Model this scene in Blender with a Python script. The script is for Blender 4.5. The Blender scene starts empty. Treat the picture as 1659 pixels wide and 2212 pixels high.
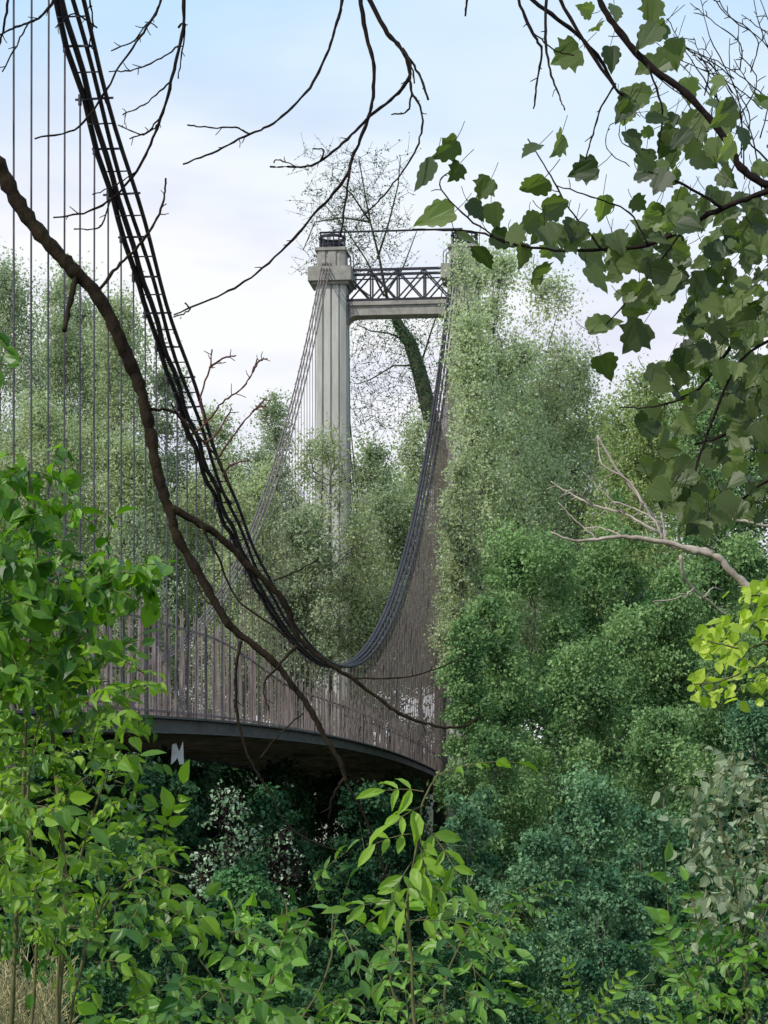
import bpy, math, random
import numpy as np
from mathutils import Vector
random.seed(7); RNG=np.random.default_rng(7)
C=bpy.context.scene.collection
F=4800.0; CX=829.5; HY=1720.0
def at(px,py,Y): return np.array([(px-CX)/F*Y, Y, (HY-py)/F*Y])
# ---------------------------------------------------------------- materials
def newmat(name):
    m=bpy.data.materials.new(name); m.use_nodes=True
    nt=m.node_tree; nt.nodes.clear(); return m,nt,nt.nodes,nt.links
def leafmat(name,dark,light,trans=.3,rough=.5,tcol=None,spec=.3,far=False):
    m,nt,N,L=newmat(name)
    out=N.new('ShaderNodeOutputMaterial'); a=N.new('ShaderNodeAttribute'); a.attribute_name='tint'
    mix=N.new('ShaderNodeMix'); mix.data_type='RGBA'
    mix.inputs['A'].default_value=(*dark,1); mix.inputs['B'].default_value=(*light,1)
    L.new(a.outputs['Fac'],mix.inputs['Factor'])
    if far:
        p=N.new('ShaderNodeBsdfDiffuse'); L.new(mix.outputs['Result'],p.inputs['Color'])
    else:
        p=N.new('ShaderNodeBsdfPrincipled'); p.inputs['Roughness'].default_value=rough
        p.inputs['Specular IOR Level'].default_value=spec
        L.new(mix.outputs['Result'],p.inputs['Base Color'])
    t=N.new('ShaderNodeBsdfTranslucent')
    mul=N.new('ShaderNodeMix'); mul.data_type='RGBA'; mul.blend_type='MULTIPLY'; mul.inputs['Factor'].default_value=1
    L.new(mix.outputs['Result'],mul.inputs['A']); tc=tcol or (1.3,1.4,.8); mul.inputs['B'].default_value=(*tc,1)
    L.new(mul.outputs['Result'],t.inputs['Color'])
    ms=N.new('ShaderNodeMixShader'); ms.inputs['Fac'].default_value=trans
    L.new(p.outputs[0],ms.inputs[1]); L.new(t.outputs[0],ms.inputs[2]); L.new(ms.outputs[0],out.inputs[0])
    return m
def surf(name,c1,c2,scale=4,rough=.8,metal=0,bump=.2,stretch=(1,1,1),detail=6,c3=None,spec=.3):
    m,nt,N,L=newmat(name)
    out=N.new('ShaderNodeOutputMaterial'); p=N.new('ShaderNodeBsdfPrincipled')
    p.inputs['Roughness'].default_value=rough; p.inputs['Metallic'].default_value=metal; p.inputs['Specular IOR Level'].default_value=spec
    tc=N.new('ShaderNodeTexCoord'); mp=N.new('ShaderNodeMapping'); mp.inputs['Scale'].default_value=stretch
    L.new(tc.outputs['Object'],mp.inputs['Vector'])
    n=N.new('ShaderNodeTexNoise'); n.inputs['Scale'].default_value=scale; n.inputs['Detail'].default_value=detail; n.inputs['Roughness'].default_value=.65
    L.new(mp.outputs[0],n.inputs['Vector'])
    r=N.new('ShaderNodeValToRGB'); r.color_ramp.elements[0].position=.32; r.color_ramp.elements[1].position=.68
    r.color_ramp.elements[0].color=(*c1,1); r.color_ramp.elements[1].color=(*c2,1)
    if c3:
        e=r.color_ramp.elements.new(.8); e.color=(*c3,1)
    L.new(n.outputs['Fac'],r.inputs[0]); L.new(r.outputs[0],p.inputs['Base Color'])
    b=N.new('ShaderNodeBump'); b.inputs['Strength'].default_value=bump; b.inputs['Distance'].default_value=.03
    L.new(n.outputs['Fac'],b.inputs['Height']); L.new(b.outputs[0],p.inputs['Normal'])
    L.new(p.outputs[0],out.inputs[0]); return m
M=dict(
 concrete=surf('weathered_concrete',(.36,.35,.325),(.53,.52,.49),1.6,.9,0,.3,(1.8,1.8,.25),c3=(.42,.41,.38)),
 concrete_dark=surf('stained_concrete',(.20,.185,.165),(.36,.34,.31),2.2,.9,0,.4),
 steel=surf('dark_steel',(.016,.016,.024),(.045,.043,.055),5,.6,.2,.15),
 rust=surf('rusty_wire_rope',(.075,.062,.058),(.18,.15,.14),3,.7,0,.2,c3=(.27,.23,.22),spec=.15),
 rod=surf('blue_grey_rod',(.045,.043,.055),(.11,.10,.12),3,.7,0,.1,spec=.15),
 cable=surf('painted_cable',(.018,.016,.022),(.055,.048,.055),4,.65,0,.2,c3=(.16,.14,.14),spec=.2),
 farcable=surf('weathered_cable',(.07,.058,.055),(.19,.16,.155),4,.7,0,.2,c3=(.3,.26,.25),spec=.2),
 picket=surf('weathered_picket',(.085,.068,.063),(.27,.22,.21),2.5,.85,0,.2,(1,1,.5),spec=.15),
 girder=surf('girder_paint',(.025,.027,.027),(.07,.072,.07),1.2,.7,.1,.2,(1,1,3)),
 plank=surf('old_planks',(.08,.065,.055),(.32,.27,.23),2.4,.9,0,.3,(.4,4,1)),
 bark=surf('mossy_bark',(.010,.007,.005),(.035,.026,.015),14,.95,0,.6,(1,1,.6),c3=(.05,.055,.018),spec=.1),
 darktwig=surf('dark_twig',(.010,.007,.007),(.028,.019,.016),20,.9,0,.3,spec=.1),
 redtwig=surf('reddish_twig',(.05,.02,.015),(.13,.05,.035),20,.8,0,.3),
 palewood=surf('bleached_dead_wood',(.20,.16,.13),(.52,.45,.38),12,.85,0,.4,(1,1,.5)),
 trunk=surf('grey_trunk',(.07,.066,.055),(.16,.15,.13),3,.9,0,.5,(1,1,.4)),
 ivytrunk=surf('ivy_trunk',(.03,.04,.025),(.07,.085,.045),3,.9,0,.6),
 stem=surf('green_stem',(.06,.07,.02),(.14,.13,.05),10,.7,0,.2),
 straw=surf('dry_straw',(.22,.19,.09),(.45,.40,.20),10,.8,0,.1),
 ground=surf('leaf_litter_ground',(.018,.02,.01),(.05,.05,.025),.6,.95,0,.5,c3=(.06,.07,.025)),
 white=surf('white_board_paint',(.65,.65,.63),(.85,.85,.83),6,.6,0,.05),
 hazy=leafmat('hazed_grey_green_foliage',(.24,.29,.20),(.47,.54,.38),.42,.6,far=True),  # distance haze is put into the leaf colour as a paler tone
 hazy2=leafmat('hazed_olive_foliage',(.29,.34,.21),(.53,.59,.39),.42,.6,far=True),  # olive leaves, lightened in colour to stand in for haze
 pale=leafmat('hazed_feathery_foliage',(.37,.43,.29),(.60,.66,.48),.45,.6,far=True),  # palest leaves: strongest haze painted into the colour, no mist volume
 dense=leafmat('dense_green_foliage',(.065,.14,.058),(.28,.41,.18),.3,.5,far=True),
 densey=leafmat('yellow_green_foliage',(.21,.28,.12),(.44,.52,.24),.38,.5,far=True),
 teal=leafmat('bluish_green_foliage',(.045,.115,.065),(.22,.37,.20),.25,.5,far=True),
 under=leafmat('shaded_green_foliage',(.012,.038,.020),(.065,.14,.065),.2,.5,far=True),  # gully shade is put into this darker leaf colour
 mid=leafmat('mid_shade_foliage',(.02,.065,.032),(.12,.25,.10),.25,.5,far=True),  # half shade painted into the leaf colour, between shaded and lit greens
 silver=leafmat('silvery_foliage',(.16,.27,.16),(.55,.68,.50),.3,.5,far=True),
 vine=leafmat('glossy_vine_leaf',(.028,.095,.012),(.16,.32,.03),.4,.4,(1.7,1.8,.4),.35),
 ash=leafmat('fresh_green_leaflet',(.045,.13,.02),(.26,.42,.05),.42,.4,(1.5,1.6,.4),.35),
 ashdark=leafmat('green_leaflet',(.035,.11,.025),(.19,.36,.06),.38,.4,(1.5,1.6,.4),.35),
 lime=leafmat('lime_leaf',(.24,.36,.03),(.56,.66,.12),.45,.45,(1.3,1.5,.4),.3),
 poplar=leafmat('shade_darkened_poplar_leaf',(.035,.055,.02),(.18,.225,.09),.45,.45,(1.6,1.8,.6),.35),  # backlit shade of the overhang is painted in as a darker leaf colour
 greyleaf=leafmat('grey_green_leaf',(.05,.09,.035),(.38,.44,.29),.3,.45),
)
# ---------------------------------------------------------------- helpers
def link(o,parent=None):
    C.objects.link(o)
    if parent is not None: o.parent=parent
    return o
def tag(o,label,cat,group=None):
    o['label']=label; o['category']=cat
    if group: o['group']=group
    return o
def empty(name,loc,label=None,cat=None,group=None,rz=0):
    o=bpy.data.objects.new(name,None); C.objects.link(o); o.location=Vector([float(v) for v in loc]); o.rotation_euler=(0,0,rz)
    o.empty_display_size=.2
    if label: tag(o,label,cat,group)
    return o
def rawmesh(name,V,loops,starts,totals,mat,parent=None,tint=None,smooth=False,origin=(0,0,0)):
    V=np.asarray(V,dtype=np.float64)-np.asarray(origin)
    me=bpy.data.meshes.new(name)
    me.vertices.add(len(V)); me.vertices.foreach_set('co',V.astype(np.float32).ravel())
    me.loops.add(len(loops)); me.loops.foreach_set('vertex_index',np.asarray(loops,dtype=np.int32))
    me.polygons.add(len(starts)); me.polygons.foreach_set('loop_start',np.asarray(starts,dtype=np.int32))
    me.polygons.foreach_set('loop_total',np.asarray(totals,dtype=np.int32))
    me.polygons.foreach_set('use_smooth',np.full(len(starts),bool(smooth)))
    if tint is not None:
        a=me.attributes.new('tint','FLOAT','POINT'); a.data.foreach_set('value',np.asarray(tint,dtype=np.float32))
    me.update(calc_edges=True); me.materials.append(mat)
    o=bpy.data.objects.new(name,me); link(o,parent); return o
class MB:
    def __init__(s): s.V=[];s.F=[];s.n=0
    def add(s,V,Fc):
        s.V.append(np.asarray(V,float)); 
        for f in Fc: s.F.append([i+s.n for i in f])
        s.n+=len(V)
    def tube(s,P,R,sides=6,cap=True):
        P=np.asarray(P,float); n=len(P); R=np.broadcast_to(np.asarray(R,float),(n,))
        T=np.gradient(P,axis=0); T/=np.linalg.norm(T,axis=1)[:,None]+1e-9
        m=T.mean(0); ref=np.array([0,0,1.]) if abs(m[2])<.8*np.linalg.norm(m) else np.array([1.,0,0])
        A=np.cross(T,ref); A/=np.linalg.norm(A,axis=1)[:,None]+1e-9; B=np.cross(T,A)
        th=np.arange(sides)*2*math.pi/sides+math.pi/4
        V=(P[:,None,:]+R[:,None,None]*(np.cos(th)[None,:,None]*A[:,None,:]+np.sin(th)[None,:,None]*B[:,None,:])).reshape(-1,3)
        Fc=[]
        for i in range(n-1):
            for k in range(sides):
                k2=(k+1)%sides; Fc.append((i*sides+k,i*sides+k2,(i+1)*sides+k2,(i+1)*sides+k))
        if cap: Fc.append(tuple(range(sides))[::-1]); Fc.append(tuple((n-1)*sides+k for k in range(sides)))
        s.add(V,Fc)
    def box(s,x0,x1,y0,y1,z0,z1):
        V=[(x,y,z) for z in (z0,z1) for x,y in ((x0,y0),(x1,y0),(x1,y1),(x0,y1))]
        s.add(V,[(3,2,1,0),(4,5,6,7),(0,1,5,4),(1,2,6,5),(2,3,7,6),(3,0,4,7)])
    def sweep(s,sec,fn,ts):
        k=len(sec); V=[fn(t,a,b) for t in ts for a,b in sec]; Fc=[]
        for i in range(len(ts)-1):
            for j in range(k):
                j2=(j+1)%k; Fc.append((i*k+j,i*k+j2,(i+1)*k+j2,(i+1)*k+j))
        Fc.append(tuple(range(k))[::-1]); Fc.append(tuple((len(ts)-1)*k+j for j in range(k)))
        s.add(V,Fc)
    def build(s,name,mat,parent=None,smooth=False,origin=(0,0,0)):
        V=np.concatenate(s.V); lt=np.array([len(f) for f in s.F]); st=np.concatenate([[0],np.cumsum(lt)[:-1]])
        return rawmesh(name,V,np.concatenate([np.asarray(f) for f in s.F]),st,lt,mat,parent,None,smooth,origin)
def sticks(name,P0,P1,r0,r1,mat,parent,sides=3,origin=(0,0,0)):
    P0=np.asarray(P0,float);P1=np.asarray(P1,float);n=len(P0)
    r0=np.broadcast_to(r0,(n,));r1=np.broadcast_to(r1,(n,))
    T=P1-P0;T/=np.linalg.norm(T,axis=1)[:,None]+1e-9
    ref=np.where(np.abs(T[:,2:3])<.9,np.array([[0,0,1.]]),np.array([[1.,0,0]]))
    A=np.cross(T,ref);A/=np.linalg.norm(A,axis=1)[:,None]+1e-9;B=np.cross(T,A)
    th=np.arange(sides)*2*math.pi/sides+math.pi/4
    ring=np.cos(th)[None,:,None]*A[:,None,:]+np.sin(th)[None,:,None]*B[:,None,:]
    V=np.concatenate([P0[:,None]+ring*r0[:,None,None],P1[:,None]+ring*r1[:,None,None]],axis=1).reshape(-1,3)
    f=np.array([[k,(k+1)%sides,sides+(k+1)%sides,sides+k] for k in range(sides)])
    L=(f[None]+(np.arange(n)*2*sides)[:,None,None]).reshape(-1)
    nf=n*sides
    return rawmesh(name,V,L,np.arange(nf)*4,np.full(nf,4),mat,parent,origin=origin)
def mirror(half_r,mid):
    base=half_r[0];tip=half_r[-1]; r=half_r[1:-1]; l=[(-x,y,z) for x,y,z in r]
    V=[base]+r+[tip]+l+mid; nr=len(r); ti=1+nr; li=ti+1; mi=li+nr
    fr=tuple([0]+list(range(1,1+nr))+[ti]+list(range(mi+len(mid)-1,mi-1,-1)))
    fl=tuple([0]+list(range(mi,mi+len(mid)))+[ti]+list(range(li+nr-1,li-1,-1)))
    return np.array(V,float),[fr,fl]
T_Q=(np.array([(0,0,0),(.36,.45,.08),(0,1,-.05),(-.36,.45,.08)],float),[(0,1,2,3)])
T_OV=mirror([(0,0,0),(.15,.12,.05),(.26,.35,.08),(.22,.62,.06),(.09,.85,-.02),(0,1,-.12)],[(0,.35,.0),(0,.7,-.03)])
T_LA=mirror([(0,0,0),(.12,.18,.04),(.19,.45,.05),(.13,.75,.01),(0,1,-.12)],[(0,.4,.0),(0,.75,-.04)])
T_RD=mirror([(0,0,0),(.28,.02,.04),(.43,.28,.08),(.36,.60,.05),(.14,.86,-.02),(0,1,-.08)],[(0,.35,.0),(0,.7,-.03)])
T_LB=mirror([(0,0,0),(.12,-.06,.02),(.26,0,.05),(.37,.03,.05),(.46,.14,.07),(.40,.24,.05),(.41,.32,.05),(.55,.46,.06),(.40,.49,.04),(.30,.54,.04),(.33,.66,.03),(.27,.76,.01),(.15,.76,0),(.09,.88,-.04),(0,1,-.10)],[(0,.3,.0),(0,.65,-.02)])
T_LC=mirror([(0,0,0),(.14,-.04,.01),(.28,.0,.03),(.38,.12,.06),(.35,.22,.05),(.43,.30,.06),(.42,.40,.05),(.32,.46,.04),(.34,.56,.03),(.27,.64,.02),(.18,.68,0),(.14,.80,-.02),(.06,.90,-.04),(0,.98,-.08)],[(0,.3,.0),(0,.65,-.02)])
def norm(a): return a/(np.linalg.norm(a,axis=-1,keepdims=True)+1e-9)
def leaves(name,P,D,Nn,S,tint,tmpl,mat,parent,origin=(0,0,0)):
    P=np.asarray(P,float);D=norm(np.asarray(D,float));Nn=np.asarray(Nn,float);S=np.asarray(S,float)
    Z=norm(Nn-(Nn*D).sum(1,keepdims=True)*D); X=np.cross(D,Z)
    TV,TF=tmpl; W=1+RNG.uniform(-.2,.2,len(P)); K=RNG.uniform(.3,2.8,len(P))
    V=P[:,None]+S[:,None,None]*(TV[None,:,0:1]*X[:,None]*W[:,None,None]+TV[None,:,1:2]*D[:,None]+TV[None,:,2:3]*Z[:,None]*K[:,None,None])
    m=len(TV);n=len(P)
    fl=np.concatenate([np.array(f) for f in TF]); lt=np.array([len(f) for f in TF])
    L=(fl[None]+(np.arange(n)*m)[:,None]).reshape(-1); tot=np.tile(lt,n); st=np.concatenate([[0],np.cumsum(tot)[:-1]])
    return rawmesh(name,V.reshape(-1,3),L,st,tot,mat,parent,np.repeat(np.clip(tint,0,1),m),origin=origin)
def ss(a,b,x):
    t=np.clip((x-a)/(b-a),0,1); return t*t*(3-2*t)
def gz(x,y):
    return -1.75-5.5*ss(3.,26.,y)+4.0*ss(92.,112.,y)+10*ss(150.,300.,y)+1.2*np.sin(x*.13)*np.cos(y*.09)*ss(20,60,y)
# ---------------------------------------------------------------- ground
xs=np.concatenate([np.linspace(-900,-80,12),np.linspace(-70,70,57),np.linspace(80,900,12)]); ys=np.concatenate([np.linspace(-60,0,8),np.linspace(2,160,80),np.linspace(175,1500,20)])
XX,YY=np.meshgrid(xs,ys); ZZ=gz(XX,YY); nx=len(xs);ny=len(ys)
V=np.stack([XX,YY,ZZ],-1).reshape(-1,3); q=[(j*nx+i,j*nx+i+1,(j+1)*nx+i+1,(j+1)*nx+i) for j in range(ny-1) for i in range(nx-1)]
g=MB(); g.add(V,q); go=g.build('ground',M['ground'],smooth=True); go['kind']='structure'
# ---------------------------------------------------------------- bridge
B_=516.5/F; A0=-8.273; ANG=math.atan(B_); ca,sa=math.cos(ANG),math.sin(ANG)
YM=62.; YT=111.
def st3(t,lat,z): return (A0+B_*t+lat*ca, t-lat*sa, z)
def cz(t): return 3.7+.009853*(t-YM)**2
def dz(t): return 1.28-.00050*(t-YM)**2
WB=6.5
org=np.array(st3(YM,-WB/2,dz(YM)))
br=empty('suspension_bridge',org,'old suspension footbridge with rusty cables, dense hangers and an arched deck over the gully','bridge')
def bb(mb,name,mat,parent=None,smooth=False):
    if parent is None: return mb.build(name,mat,br,smooth,org)
    return mb.build(name,mat,parent,smooth,org)
ts=np.linspace(17,YT,190)
for side in (0,-WB):
    for k,l in enumerate((-.21,-.10,.05,.20)):
        def am(t): return (1-ss(46,60,t)) if side==0 else 0.0
        mb=MB(); pts=[st3(t,side+l+.022*am(t)*math.sin(t*(3.3 if k<2 else 1.4)+k*2),cz(t)+am(t)*(.045 if k<2 else .025)*math.sin(t*(2.9 if k<2 else 1.3)+k)) for t in ts]
        mb.tube(pts,((.048 if k<2 else .036)+.010*ss(45,75,ts)) if side==0 else .034,7)
        mb.tube([st3(YT,side+l,cz(YT)),st3(YT+14,side+l,13),st3(YT+29,side+l,-1.5)],.034,6)
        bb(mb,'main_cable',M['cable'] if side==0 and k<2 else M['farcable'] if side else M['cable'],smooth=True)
def hanger(t,side):
    far=max(0,(t-55)/55); r=.016
    lat=side-.25; mb=MB(); j=random.uniform(-.03,.03)
    mb.tube([st3(t,lat,cz(t)-.02),st3(t+j*.4,lat+j*.3,(cz(t)+dz(t))/2),st3(t,lat,dz(t)+.36)],r,5)
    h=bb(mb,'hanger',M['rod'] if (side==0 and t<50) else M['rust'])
    e=random.uniform(-.04,.06); cr=(.021-.013*far) if side==0 else .007
    mb=MB(); mb.tube([st3(t,side-.30-e*.6,cz(t)-.03),st3(t,side+.24+e,cz(t)-.03+e*.3)],cr,4)
    mb.tube([st3(t,side-.25,cz(t)+.05),st3(t,side-.25,cz(t)-.12)],cr*1.5,6)
    if side==0 and t<52: mb.tube([st3(t+.45,side-.24,cz(t+.45)-.04),st3(t+.45,side+.22,cz(t+.45)-.04)],.014,4)
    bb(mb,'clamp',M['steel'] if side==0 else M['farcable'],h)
allst=[YT-3-.95*i for i in range(87)]
nearst=sorted([s for s in allst if s>28.5])[:76]
restnear=sorted([s for s in allst if s>28.5])[76:]
for t in nearst: hanger(t,0)
farst=sorted(allst,reverse=True)[:24]; restfar=sorted(allst,reverse=True)[24:66]
for t in farst: hanger(t,-WB)
P0=[];P1=[]
for t in restfar: P0.append(st3(t,-WB-.25,cz(t)));P1.append(st3(t,-WB-.25,dz(t)+.36))
for t in restnear: P0.append(st3(t,-.25,cz(t)));P1.append(st3(t,-.25,dz(t)+.36))
for t in np.arange(66.4,108,.40): P0.append(st3(t,.2,cz(t)));P1.append(st3(t,-.2,dz(t)+.36))
o=sticks('remaining_hangers',P0,P1,.015,.015,M['rust'],br,4,org); o['kind']='stuff'
# deck
td=np.linspace(18,YT+14,70)
mb=MB(); 
mb.sweep([(-WB+.1,.26),(-.1,.26),(-.1,.36),(-WB+.1,.36)],lambda t,a,b:st3(t,a,dz(min(t,YT+3))+b),td); bb(mb,'deck',M['plank'])
for s in (-.02,-WB-.28):
    mb=MB(); f=lambda t,a,b:st3(t,s+a,dz(min(t,YT+3))+b)
    mb.sweep([(0,.09),(.30,.09),(.30,.12),(.19,.13),(.19,.335),(.30,.35),(.30,.39),(0,.39),(0,.35),(.10,.335),(.10,.13),(0,.12)],f,td)
    bb(mb,'edge_girder',M['girder'])
for t in np.arange(30,YT,1.9):
    mb=MB(); z=dz(t)
    V=[st3(t+dy,l,z+h) for dy in (-.08,.08) for l,h in ((-WB+.05,.255),(-WB+.05,.14),(-WB*.5,.12),(-.05,.14),(-.05,.255))]
    mb.add(V,[(4,3,2,1,0),(5,6,7,8,9),(0,1,6,5),(1,2,7,6),(2,3,8,7),(3,4,9,8),(4,0,5,9)])
    bb(mb,'cross_beam',M['plank'])
for l in (-1.6,-3.25,-4.9):
    mb=MB(); mb.sweep([(l-.06,.16),(l+.06,.16),(l+.06,.245),(l-.06,.245)],lambda t,a,b:st3(t,a,dz(min(t,YT+3))+b),td); bb(mb,'stringer',M['plank'])
# railings
def rh(t): return 1.42+.66*float(1-ss(46,60,t))
for s in (-.42,-WB+.22):
    tp=np.arange(26,YT,.25 if s>-1 else .34); tp=tp+RNG.uniform(-.09,.09,len(tp)); n=len(tp)
    P0=np.array([st3(t,s,dz(t)+.37) for t in tp]); hh=np.array([rh(t) for t in tp])+RNG.uniform(-.2,.16,n)
    P1=np.array([st3(t+random.uniform(-.09,.09),s+random.uniform(-.04,.04),dz(t)+.37+h) for t,h in zip(tp,hh)])
    w_=RNG.uniform(.012,.034,n)
    r=sticks('railing',P0,P1,w_,w_*.8,M['picket'],br,4,org)
    for fh,w in (((lambda t:.52),.022),((lambda t:rh(t)+.1),.018)):
        mb=MB(); mb.sweep([(-w,-w),(w,-w),(w,w),(-w,w)],lambda t,a,b:st3(t,s+.045+a,dz(t)+fh(t)+b),np.linspace(26,YT,90)); bb(mb,'rail',M['picket'],r)
    for t in np.arange(27,YT,1.9):
        mb=MB(); mb.tube([st3(t,s+.06,dz(t)+.3),st3(t,s+.06,dz(t)+rh(t)+.42)],.026,4); bb(mb,'railing_post',M['rust'],r)
# ---------------------------------------------------------------- tower
latmid=(.35-6.3)/2; hs=(.35+6.3)/2
tx,ty,_=st3(YT,latmid,0); tz=float(gz(tx,ty))-.3
tw=empty('bridge_tower',(tx,ty,tz),'tall pale concrete bridge tower with two fluted columns and a crossbeam','tower',rz=-ANG)
def L(z): return z-tz
def flute(hw,hd,ng,dep):
    pts=[]; c=.12
    def edge(p,q,n):
        p=np.array(p);q=np.array(q);d=(q-p);ln=np.linalg.norm(d);d/=ln;nn=np.array([-d[1],d[0]])
        out=[tuple(p)]
        for i in range(n):
            a=(i+.62)/(n+.25)*ln; b=a+ln*.28/(n); 
            if b>ln: break
            out+= [tuple(p+d*a),tuple(p+d*(a+.04)+nn*dep),tuple(p+d*(b-.04)+nn*dep),tuple(p+d*b)]
        return out
    pts+=edge((-hw+c,-hd),(hw-c,-hd),ng); pts+=edge((hw,-hd+c),(hw,hd-c),ng); pts+=edge((hw-c,hd),(-hw+c,hd),ng); pts+=edge((-hw,hd-c),(-hw,-hd+c),ng)
    return pts
def prism(mb,cx,outline,z0,z1,s0=1,s1=1):
    k=len(outline); V=[(cx+x*s0,y*s0,z0) for x,y in outline]+[(cx+x*s1,y*s1,z1) for x,y in outline]
    mb.add(V,[tuple(range(k))[::-1],tuple(range(k,2*k))]+[(i,(i+1)%k,k+(i+1)%k,k+i) for i in range(k)])
def rect(hw,hd,c=.04): return [(-hw+c,-hd),(hw-c,-hd),(hw,-hd+c),(hw,hd-c),(hw-c,hd),(-hw+c,hd),(-hw,hd-c),(-hw,-hd+c)]
for cx in (-hs,hs):
    mb=MB(); prism(mb,cx,flute(.80,.9,3,.10),0,L(25.65),1.10,.97); mb.build('column',M['concrete'],tw)
    mb=MB(); prism(mb,cx,rect(.92,1.0),L(25.52),L(25.68)); prism(mb,cx,rect(1.10,1.15),L(25.683),L(26.38)); mb.build('capital',M['concrete_dark'],tw)
    mb=MB(); prism(mb,cx,flute(.72,.8,2,.06),L(26.383),L(27.25)); prism(mb,cx,rect(.79,.86),L(27.253),L(27.4)); mb.build('pier_top',M['concrete_dark'],tw)
    mb=MB(); 
    for z,r in ((27.42,.66),(27.62,.60),(28.0,.66),(28.08,.62)):
        ring=[(cx+r*math.cos(a),r*math.sin(a),L(z)) for a in np.linspace(0,2*math.pi,21)]; mb.tube(ring,.045,5,False)
    for a in np.linspace(0,2*math.pi,15)[:-1]: mb.tube([(cx+.64*math.cos(a),.64*math.sin(a),L(27.41)),(cx+.64*math.cos(a),.64*math.sin(a),L(28.08))],.04,4)
    prism(mb,cx,[(.45*math.cos(a),.45*math.sin(a)) for a in np.linspace(0,2*math.pi,17)[:-1]],L(27.403),L(27.85))
    mb.build('saddle_housing',M['steel'],tw)
x0,x1=-hs+.75,hs-.75
mb=MB()
def beamprof():
    zt,zb=L(24.72),L(24.02); r=.55; P=[(x0,zt),(x0,zb-r)]
    P+=[(x0+r-r*math.cos(a),zb-r+r*math.sin(a)) for a in np.linspace(0.1,math.pi/2,6)]
    P+=[(x1-r+r*math.sin(a),zb-r+r*math.cos(a)) for a in np.linspace(0,math.pi/2-.1,6)]
    P+=[(x1,zb-r),(x1,zt)]; return P
P=beamprof(); k=len(P); V=[(x,-.55,z) for x,z in P]+[(x,.55,z) for x,z in P]
mb.add(V,[tuple(range(k)),tuple(range(k,2*k))[::-1]]+[(i,k+i,k+(i+1)%k,(i+1)%k) for i in range(k)])
mb.box(x0+.02,x1-.02,-.66,.66,L(24.5),L(24.66)); mb.build('crossbeam',M['concrete_dark'],tw)
for y in (-.5,.5):
    mb=MB(); za,zb=L(24.80),L(26.28); xa,xb=x0-.1,x1+.1
    mb.box(xa,xb,y-.05,y+.05,za-.06,za+.05); mb.box(xa,xb,y-.06,y+.06,zb-.05,zb+.07); mb.box(xa,xb,y-.03,y+.03,zb-.26,zb-.20)
    n=4; w=(xb-xa)/n
    for i in range(n+1): mb.tube([(xa+i*w,y+.003,za),(xa+i*w,y+.003,zb)],.055,4)
    for i in range(n):
        mb.tube([(xa+i*w,y-.015,za),(xa+(i+1)*w,y-.015,zb)],.05,4); mb.tube([(xa+i*w,y+.02,zb),(xa+(i+1)*w,y+.02,za)],.05,4)
    mb.build('truss_parapet',M['steel'],tw)
mb=MB(); mb.tube([(-hs-.65,0,L(28.34)),(hs-.1,0,L(28.34))],.05,6)
for x,zb in ((-hs-.6,27.4),(-hs+.62,27.4),(hs-.62,27.4)): mb.tube([(x,0,L(zb)),(x,0,L(28.34))],.04,5)
for s in (-1,1):
    xx=s*(hs-.66); mb.tube([(xx,0,L(27.3)),(xx-s*.25,0,L(27.1)),(xx-s*.28,0,L(26.3))],.035,5)
    mb.tube([(xx-s*.12,0,L(27.45)),(xx-s*.4,0,L(27.2)),(xx-s*.42,0,L(26.3))],.025,5)
mb.build('overhead_rail',M['steel'],tw)
mb=MB(); cx=-hs; mb.tube([(cx+.9,-.7,L(25.6)),(cx+1.0,-.8,L(18)),(cx+1.02,-.9,0.2)],.025,5); mb.build('ground_wire',M['steel'],tw)
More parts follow.
